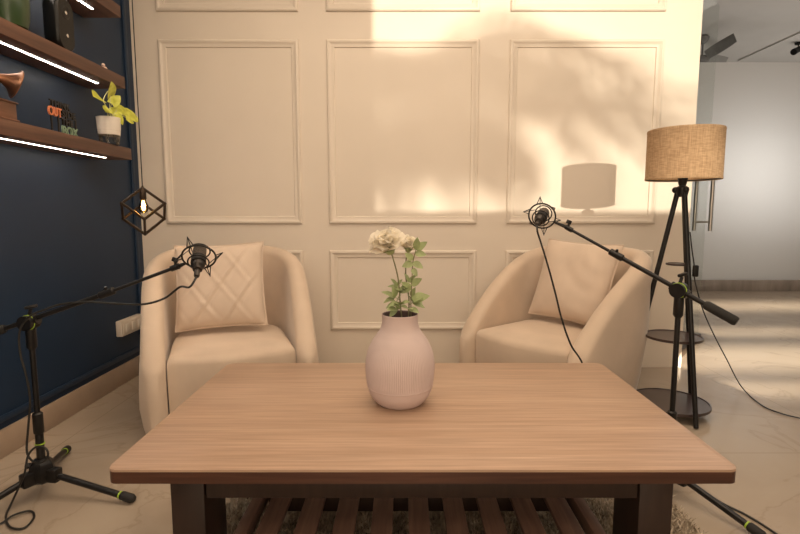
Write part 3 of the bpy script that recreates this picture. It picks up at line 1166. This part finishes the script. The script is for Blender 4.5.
for (p, q) in edges:
    d = (q - p).normalized()
    n_ = (p + q) / 2 - (tp_ + bt_) / 2
    z_ = (n_ - d * n_.dot(d)).normalized()
    x_ = d.cross(z_)
    rm = Matrix((x_, d, z_)).transposed()
    mb.box((p + q) / 2, (.012, (q - p).length + .011, .012), rot=rm, bev=.001, seg=1)
mb.build('cube_frame', M['bronze'], pd)
MB().tube([Vector((0, 0, 0)), Vector((-.012, -.0, CZ - pt.z)) if False else Vector((0, 0, CZ - pt.z - .02))], .0026, 8).build('cord', M['cable'], pd)
MB().lathe([(.045, CZ - pt.z), (.045, CZ - pt.z - .018), (.01, CZ - pt.z - .025)], 24).build('ceiling_rose', M['bronze'], pd)
MB().lathe([(.004, .012), (.008, 0), (.016, -.014), (.0165, -.055), (.013, -.06)], 20).build('bulb_socket', M['bronze'], pd)
bl = MB().lathe([(.012, -.058), (.014, -.066), (.023, -.09), (.024, -.104), (.018, -.122), (.006, -.13), (.0005, -.131)], 20, cap=False).build('bulb', M['bulbglass'], pd)
mb = MB()
for k_ in range(4):
    a = PI / 2 * k_
    mb.tube([(math.cos(a) * .004, math.sin(a) * .004, -.066), (math.cos(a) * .009, math.sin(a) * .009, -.095), (math.cos(a) * .004, math.sin(a) * .004, -.115)], .0011, 6)
mb.build('filament', M['filament'], bl, label='glowing filament')

# ------------------------------------------------------------------ shelves on the navy wall
SD = .20
XS = XL + SD


def shelf(pe, zpx, th, y0, label):
    """pe: pixel of the far lower front corner"""
    p = atX(pe[0], pe[1], XS)
    zb, yf = p.z, p.y
    root = thing('floating_shelf', label, 'shelf', (XL, (y0 + yf) / 2, zb), 0, 'thick wooden wall shelves')
    L_ = yf - y0
    MB().box((SD / 2, 0, th / 2), (SD, L_, th), bev=.003).build('board', M['shelf'], root)
    MB().box((SD - .08, -.06, .002), (.012, L_ - .12, .0056)).build('led_strip', M['strip'], root, label='glowing light strip under the front of the shelf')
    return zb + th, yf


z1t, y1f = shelf((132, 160), 0, .062, .35, 'lowest wooden wall shelf, carrying the gramophone, letter sign and potted plant')
z2t, y2f = shelf((125.5, 89), 0, .062, .35, 'middle wooden wall shelf, carrying the green vase and black speaker')
z3t, y3f = shelf((121, 18), 0, .062, .35, 'uppermost wooden wall shelf at the top left corner')
print('shelf tops', z1t, y1f, z2t, y2f, z3t, y3f)


def onshelf(px, py, z):
    """point of the shelf top plane seen above the pixel column px, at mid depth"""
    X = XL + SD * .72
    d = ray(px, py)
    Y = X / d.x * d.y
    return Vector((X, Y, z))


# pothos in a white pot with a glass foot
pp_ = onshelf(109, 130, z1t)
pp_ = Vector((XL + SD * .86, pp_.y * (XL + SD * .86) / (XL + SD * .72), z1t))
pot = thing('potted_pothos', 'yellow-green trailing plant in a white pot at the right end of the lowest shelf', 'plant', pp_)
sc = pp_.y / 500
pr_, ph_ = 10.6 * sc, 26 * sc
MB().lathe([(pr_ * .95, ph_), (pr_, ph_ * 1.0), (pr_ * .97, ph_ * .62), (pr_ * .90, ph_ * .36), (pr_ * .84, ph_ * .34), (pr_ * .84, ph_ * .4), (pr_ * .9, ph_ * .95)], 36, cap=False).build('pot', M['potwhite'], pot)
MB().lathe([(pr_ * .74, .002), (pr_ * .80, .004), (pr_ * .93, ph_ * .5), (pr_ * .95, ph_ * .52)], 36).build('glass_cup', M['water'], pot, label='clear glass lower half of the pot')
mb = MB()
mb.ball((0, 0, ph_ * .88), pr_ * .86, (1, 1, .15))
for k_ in range(3):
    a = k_ * 2.1
    mb.tube([(pr_ * .3 * math.cos(a), pr_ * .3 * math.sin(a), ph_ * .5), (pr_ * .45 * math.cos(a + .4), pr_ * .45 * math.sin(a + .4), ph_ * .12)], .0016, 6)
mb.build('roots', M['soil'], pot)
rng = random.Random(21)
PL = [(-11, 42, 15, 170), (-3, 46, 13, 110), (10, 36, 14, 25), (18, 33, 14, 8), (20, 36, 12, -12), (5, 31, 11, 60), (-6, 33, 10, 200), (-11, 30, 9, 160), (3, 40, 10, 80), (12, 29, 10, -10), (1, 29, 9, 290)]
for (dx, dz, s, ang) in PL:
    c0 = Vector((0, 0, ph_ * .95))
    # the plant spreads along the shelf (towards +Y = to the right of the photograph)
    tip = Vector((rng.uniform(.0, .05), dx * sc * 1.25, dz * sc))
    midp = c0.lerp(tip, .5) + Vector((rng.uniform(0, .02), (-.012 if dx < 0 else .0), .012))
    MB().tube(smooth_path([c0, midp, tip], 6), .0014, 6).build('stem', M['pothstem'], pot)
    a = math.radians(ang)
    mb = MB()
    leaf(mb, tip, Vector((.35, math.cos(a), math.sin(a) * .6 - .15)), Vector((.8, -.5, .5)), s * sc * 1.15, s * sc * .5, .12, .18, .12)
    mb.build('leaf', M['pothos'], pot, angle=180)
loopp = [Vector((.03, -3 * sc, 24 * sc)), Vector((.05, -14 * sc, 30 * sc)), Vector((.05, -22 * sc, 37 * sc)), Vector((.05, -16 * sc, 46 * sc)), Vector((.04, -8 * sc, 50 * sc))]
MB().tube(smooth_path(loopp, 8), .0018, 6).build('stem', M['pothstem'], pot)

# letter sign
sgp = onshelf(47.5, 100, z1t)
sge = onshelf(75, 100, z1t)
sign = thing('letter_sign', 'small freestanding sign of stacked words with orange OUT and green BOX on the lowest shelf', 'sign', sgp)
SL = sge.y - sgp.y
sf = sgp.y / 500
SHt = 33 * sf


def word(txt, m, y, z, size, width, name='letters'):
    cu = bpy.data.curves.new('t', 'FONT')
    cu.body = txt
    cu.size = 1
    cu.extrude = .5
    cu.offset = .02
    to = bpy.data.objects.new('t', cu)
    C.objects.link(to)
    dg = bpy.context.evaluated_depsgraph_get()
    me = bpy.data.meshes.new_from_object(to.evaluated_get(dg))
    bpy.data.objects.remove(to)
    xs = [v.co.x for v in me.vertices]
    ys = [v.co.y for v in me.vertices]
    x0, x1, y0, y1 = min(xs), max(xs), min(ys), max(ys)
    for v in me.vertices:
        a = (v.co.x - x0) / (x1 - x0) * width
        b = (v.co.y - y0) / (y1 - y0) * size
        v.co = Vector((v.co.z * .008, y + a, z + b))
    me.materials.clear()
    me.materials.append(m)
    me.name = name
    o = bpy.data.objects.new(name, me)
    C.objects.link(o)
    o.parent = sign
    o['label'] = 'the word ' + txt
    return o


word('THINK', M['signdark'], SL * .06, SHt * .80, SHt * .19, SL * .72)
word('OUT', M['signorange'], 0, SHt * .52, SHt * .27, SL * .44)
word('SIDE', M['signdark'], SL * .46, SHt * .56, SHt * .22, SL * .50)
word('THE', M['signdark'], SL * .42, SHt * .33, SHt * .19, SL * .42)
word('BOX', M['signgreen'], SL * .44, SHt * .02, SHt * .28, SL * .58)
mb = MB()
for y, z0_, z1_ in ((.10, 0, .82), (.34, 0, .6), (.97, .1, .62), (.62, .25, .8)):
    mb.box((-.002, SL * y, SHt * (z0_ + z1_) / 2), (.006, SL * .035, SHt * (z1_ - z0_)))
mb.box((-.002, SL * .5, SHt * .015), (.02, SL, SHt * .03))
mb.build('support', M['signdark'], sign)

# gramophone
gp = onshelf(-5, 120, z1t)
gr = thing('miniature_gramophone', 'miniature gramophone with a copper horn at the left end of the lowest shelf', 'gramophone', gp)
gs = gp.y / 500
gh = 19 * gs
GR = .80
MB().box((0, 0, gh * .5), (.10, .10, gh * .86), bev=.004).build('case', M['gbox'], gr)
MB().box((0, 0, gh * .05), (.112, .112, gh * .1), bev=.003).build('moulded_rim', M['gbox'], gr)
MB().box((0, 0, gh * .96), (.112, .112, gh * .09), bev=.003).build('moulded_rim', M['gbox'], gr)
MB().lathe([(.044, gh * 1.0), (.046, gh * 1.02), (.046, gh * 1.06), (.003, gh * 1.07)], 32).build('turntable', M['black'], gr)
hpts = smooth_path([Vector((.01, -.05, gh * 1.05)), Vector((.01, -.055, gh * 1.6)), Vector((.01, -.03, gh * 2.0)), Vector((.03, -.005, gh * 2.08)), Vector((.05, .018, gh * 2.0)), Vector((.065, .038, gh * 1.88))], 8)
nh = len(hpts)
mb = MB()
mb.tube(hpts, [.006 + .05 * (i / (nh - 1)) ** 3.4 for i in range(nh)], 24, caps=False)
mb.build('horn', M['copper'], gr)
MB().torus(.056, .003, hpts[-1], hpts[-1] - hpts[-2], 36, 8).build('horn_rim', M['copper'], gr)
MB().tube([(.0, .057, gh * .5), (.0, .075, gh * .5), (.0, .08, gh * .3)], .003, 8).build('crank', M['black'], gr)

# black speaker with two shiny buttons, on the middle shelf
bp_ = onshelf(60, 40, z2t)
spk = thing('portable_speaker', 'tall black rounded speaker with two shiny buttons on the middle shelf', 'speaker', bp_)
bs = bp_.y / 500
bw, bhh = 25 * bs, 50 * bs
cap = []
for k_ in range(33):
    a = 2 * PI * k_ / 32
mb = MB()
poly = rrect(-bw / 2, 0, bw / 2, bhh, bw * .45, 10)
r0 = [(.03, p[0], p[1]) for p in poly]
cy_, cz_ = 0, bhh / 2
rows = []
for (x, s_) in ((-.035, .86), (-.03, .95), (-.018, 1), (.018, 1), (.03, .95), (.035, .86)):
    rows.append([Vector((x, p[0] * s_, cz_ + (p[1] - cz_) * (1 - (1 - s_) * bw / bhh))) for p in poly])
V = mb.grid(rows, closed_v=True)
mb.bm.faces.new(V[0])
mb.bm.faces.new(V[-1])
mb.build('body', M['speakerm'], spk)
for z_ in (.30, .72):
    MB().lathe([(.008, 0), (.008, .003), (.004, .005), (.0005, .0055)], 18, c=(.034, .0, bhh * z_), axis=(1, 0, 0)).build('button', M['silver'], spk, label='shiny round button')
MB().torus(bw * .22, .003, (.034, 0, bhh * .72), (1, 0, 0), 30, 6).build('dial_ring', M['black'], spk)

# green vase at the far left of the middle shelf
gv = onshelf(10, 20, z2t)
gvs = gv.y / 500
o = MB().lathe([(.045, 0), (.058, .005), (.066, .04), (.07, .10), (.066, .16), (.05, .21), (.03, .245), (.024, .27), (.028, .30), (.025, .30), (.02, .27)], 40).build('bottle_vase', M['greenceramic'], None, gv)
tag(o, 'dark green ceramic vase at the left end of the middle shelf', 'vase')
# small pale figurine at the right end of the middle shelf
fg = onshelf(104, 72, z2t)
o = MB().ball((0, 0, .016), .017, (1, 1.1, .95)).ball((.004, -.010, .034), .009).build('figurine', M['pinkbit'], None, fg)
tag(o, 'small pale pink rounded figurine at the right end of the middle shelf', 'figurine')

# wall outlet
op = atX(127, 326, XL + .02)
ow = thing('wall_outlet', 'ivory outlet box low on the navy wall behind the left armchair', 'outlet', (XL + .001, op.y + .03, op.z))
MB().box((.02, 0, 0), (.04, .24, .095), bev=.006).build('box', M['plastic'], ow)
MB().box((.041, 0, 0), (.006, .22, .08), bev=.002).build('face_plate', M['plastic'], ow)
for y in (-.07, .0, .07):
    MB().box((.0455, y, 0), (.005, .04, .05), bev=.0015).build('switch', M['potwhite'], ow)

# ------------------------------------------------------------------ ceiling fan and spotlight beyond the frosted partition
fh = at(702, 58, 7.9)
fan = thing('ceiling_fan', 'grey ceiling fan hanging beyond the frosted glass partition', 'fan', (fh.x, fh.y, CZ2))
dz = fh.z - CZ2
MB().lathe([(.001, 0), (.06, -.005), (.085, -.03), (.07, -.08), (.045, -.11), (.02, -.125)], 28).build('canopy', M['fan'], fan)
MB().tube([(0, 0, -.1), (0, 0, dz + .02)], .013, 12).build('down_rod', M['fan'], fan)
MB().lathe([(.001, dz + .04), (.09, dz + .02), (.11, dz - .02), (.09, dz - .07), (.001, dz - .09)], 32).build('motor_housing', M['fan'], fan)
for k_ in range(3):
    a = math.radians(-88 + 120 * k_)
    d = Vector((math.cos(a), math.sin(a), 0))
    s_ = Vector((-d.y, d.x, 0))
    mb = MB()
    rows = []
    for i in range(9):
        t = i / 8
        r = .1 + .62 * t
        w_ = .028 + .025 * math.sin(PI * min(1, t * .9 + .1))
        lift = .03 + .05 * t
        rows.append([Vector((0, 0, dz - .02 + lift)) + d * r + s_ * w_ * u + Vector((0, 0, -.055 * u + .003 * v)) for (u, v) in ((-1, 0), (0, 1.5), (1, 0), (1, -1), (0, -.2), (-1, -1))])
    V = mb.grid(rows, closed_v=True)
    mb.bm.faces.new(V[0])
    mb.bm.faces.new(V[-1])
    mb.build('blade', M['fanblade'], fan)

sl = at(798, 50, 8.2)
spt = thing('ceiling_spotlight', 'small black ceiling spotlight at the upper right edge, beyond the frosted glass', 'spotlight', (sl.x, sl.y, CZ2))
MB().lathe([(.001, 0), (.05, -.002), (.05, -.03), (.012, -.035)], 20).build('mount', M['black'], spt)
MB().tube([(0, 0, -.03), (0, 0, sl.z - CZ2 + .03)], .009, 10).build('stalk', M['black'], spt)
MB().tube([Vector((.09, .03, sl.z - CZ2 + .05)), Vector((-.09, -.03, sl.z - CZ2 - .04))], [.04, .05], 20).build('head', M['black'], spt)

# ------------------------------------------------------------------ garden palm outside the windows that dapples the sun
def palm(loc, seed, nf, hgt, reach, label, lw=.019):
    rng = random.Random(seed)
    root = thing('garden_palm', label, 'palm', loc)
    MB().tube(smooth_path([(0, 0, 0), (.03, 0, hgt * .5), (0, .02, hgt)], 8), .014, 10).build('trunk', M['trunk'], root)
    for k_ in range(nf):
        a = 2 * PI * k_ / nf + rng.uniform(-.2, .2)
        el = rng.uniform(.2, .9)
        d = Vector((math.cos(a), math.sin(a), 0))
        rib = []
        for i in range(13):
            t = i / 12
            rib.append(Vector((0, 0, hgt)) + d * reach * t + Vector((0, 0, reach * (el * t - (.5 + .4 * el) * t * t))))
        mb = MB()
        mb.tube(rib, .008, 6)
        for i in range(2, 13):
            tg = (rib[i] - rib[i - 1]).normalized()
            for s_ in (-1, 1):
                sd = tg.cross(Vector((0, 0, 1))).normalized() * s_
                leaf(mb, rib[i], tg * .6 + sd * .8 - Vector((0, 0, .25)), Vector((0, 0, 1)), .36 * (1.15 - i / 16), lw, .1, .25)
        mb.build('frond', M['shadowleaf'], root, angle=180)
    return root


MB().box((3.4, -10.2, -.05), (10.6, 16.0, .1)).build('ground', M['brownstone'], smooth=False, kind=ST)
palm((3.25, -9.0, 0), 1, 40, 3.72, 1.45, 'dense slender garden palm standing nearest outside the window behind the camera', .030)
palm((4.68, -15.2, 0), 9, 46, 4.25, .95, 'tall palm added farthest out behind the camera to soften the sun patch', .034)  # added to blur the left edge of the sunlight on the wall
palm((5.0, -12.0, 0), 4, 15, 3.95, 1.6, 'slender garden palm standing midway out behind the camera')
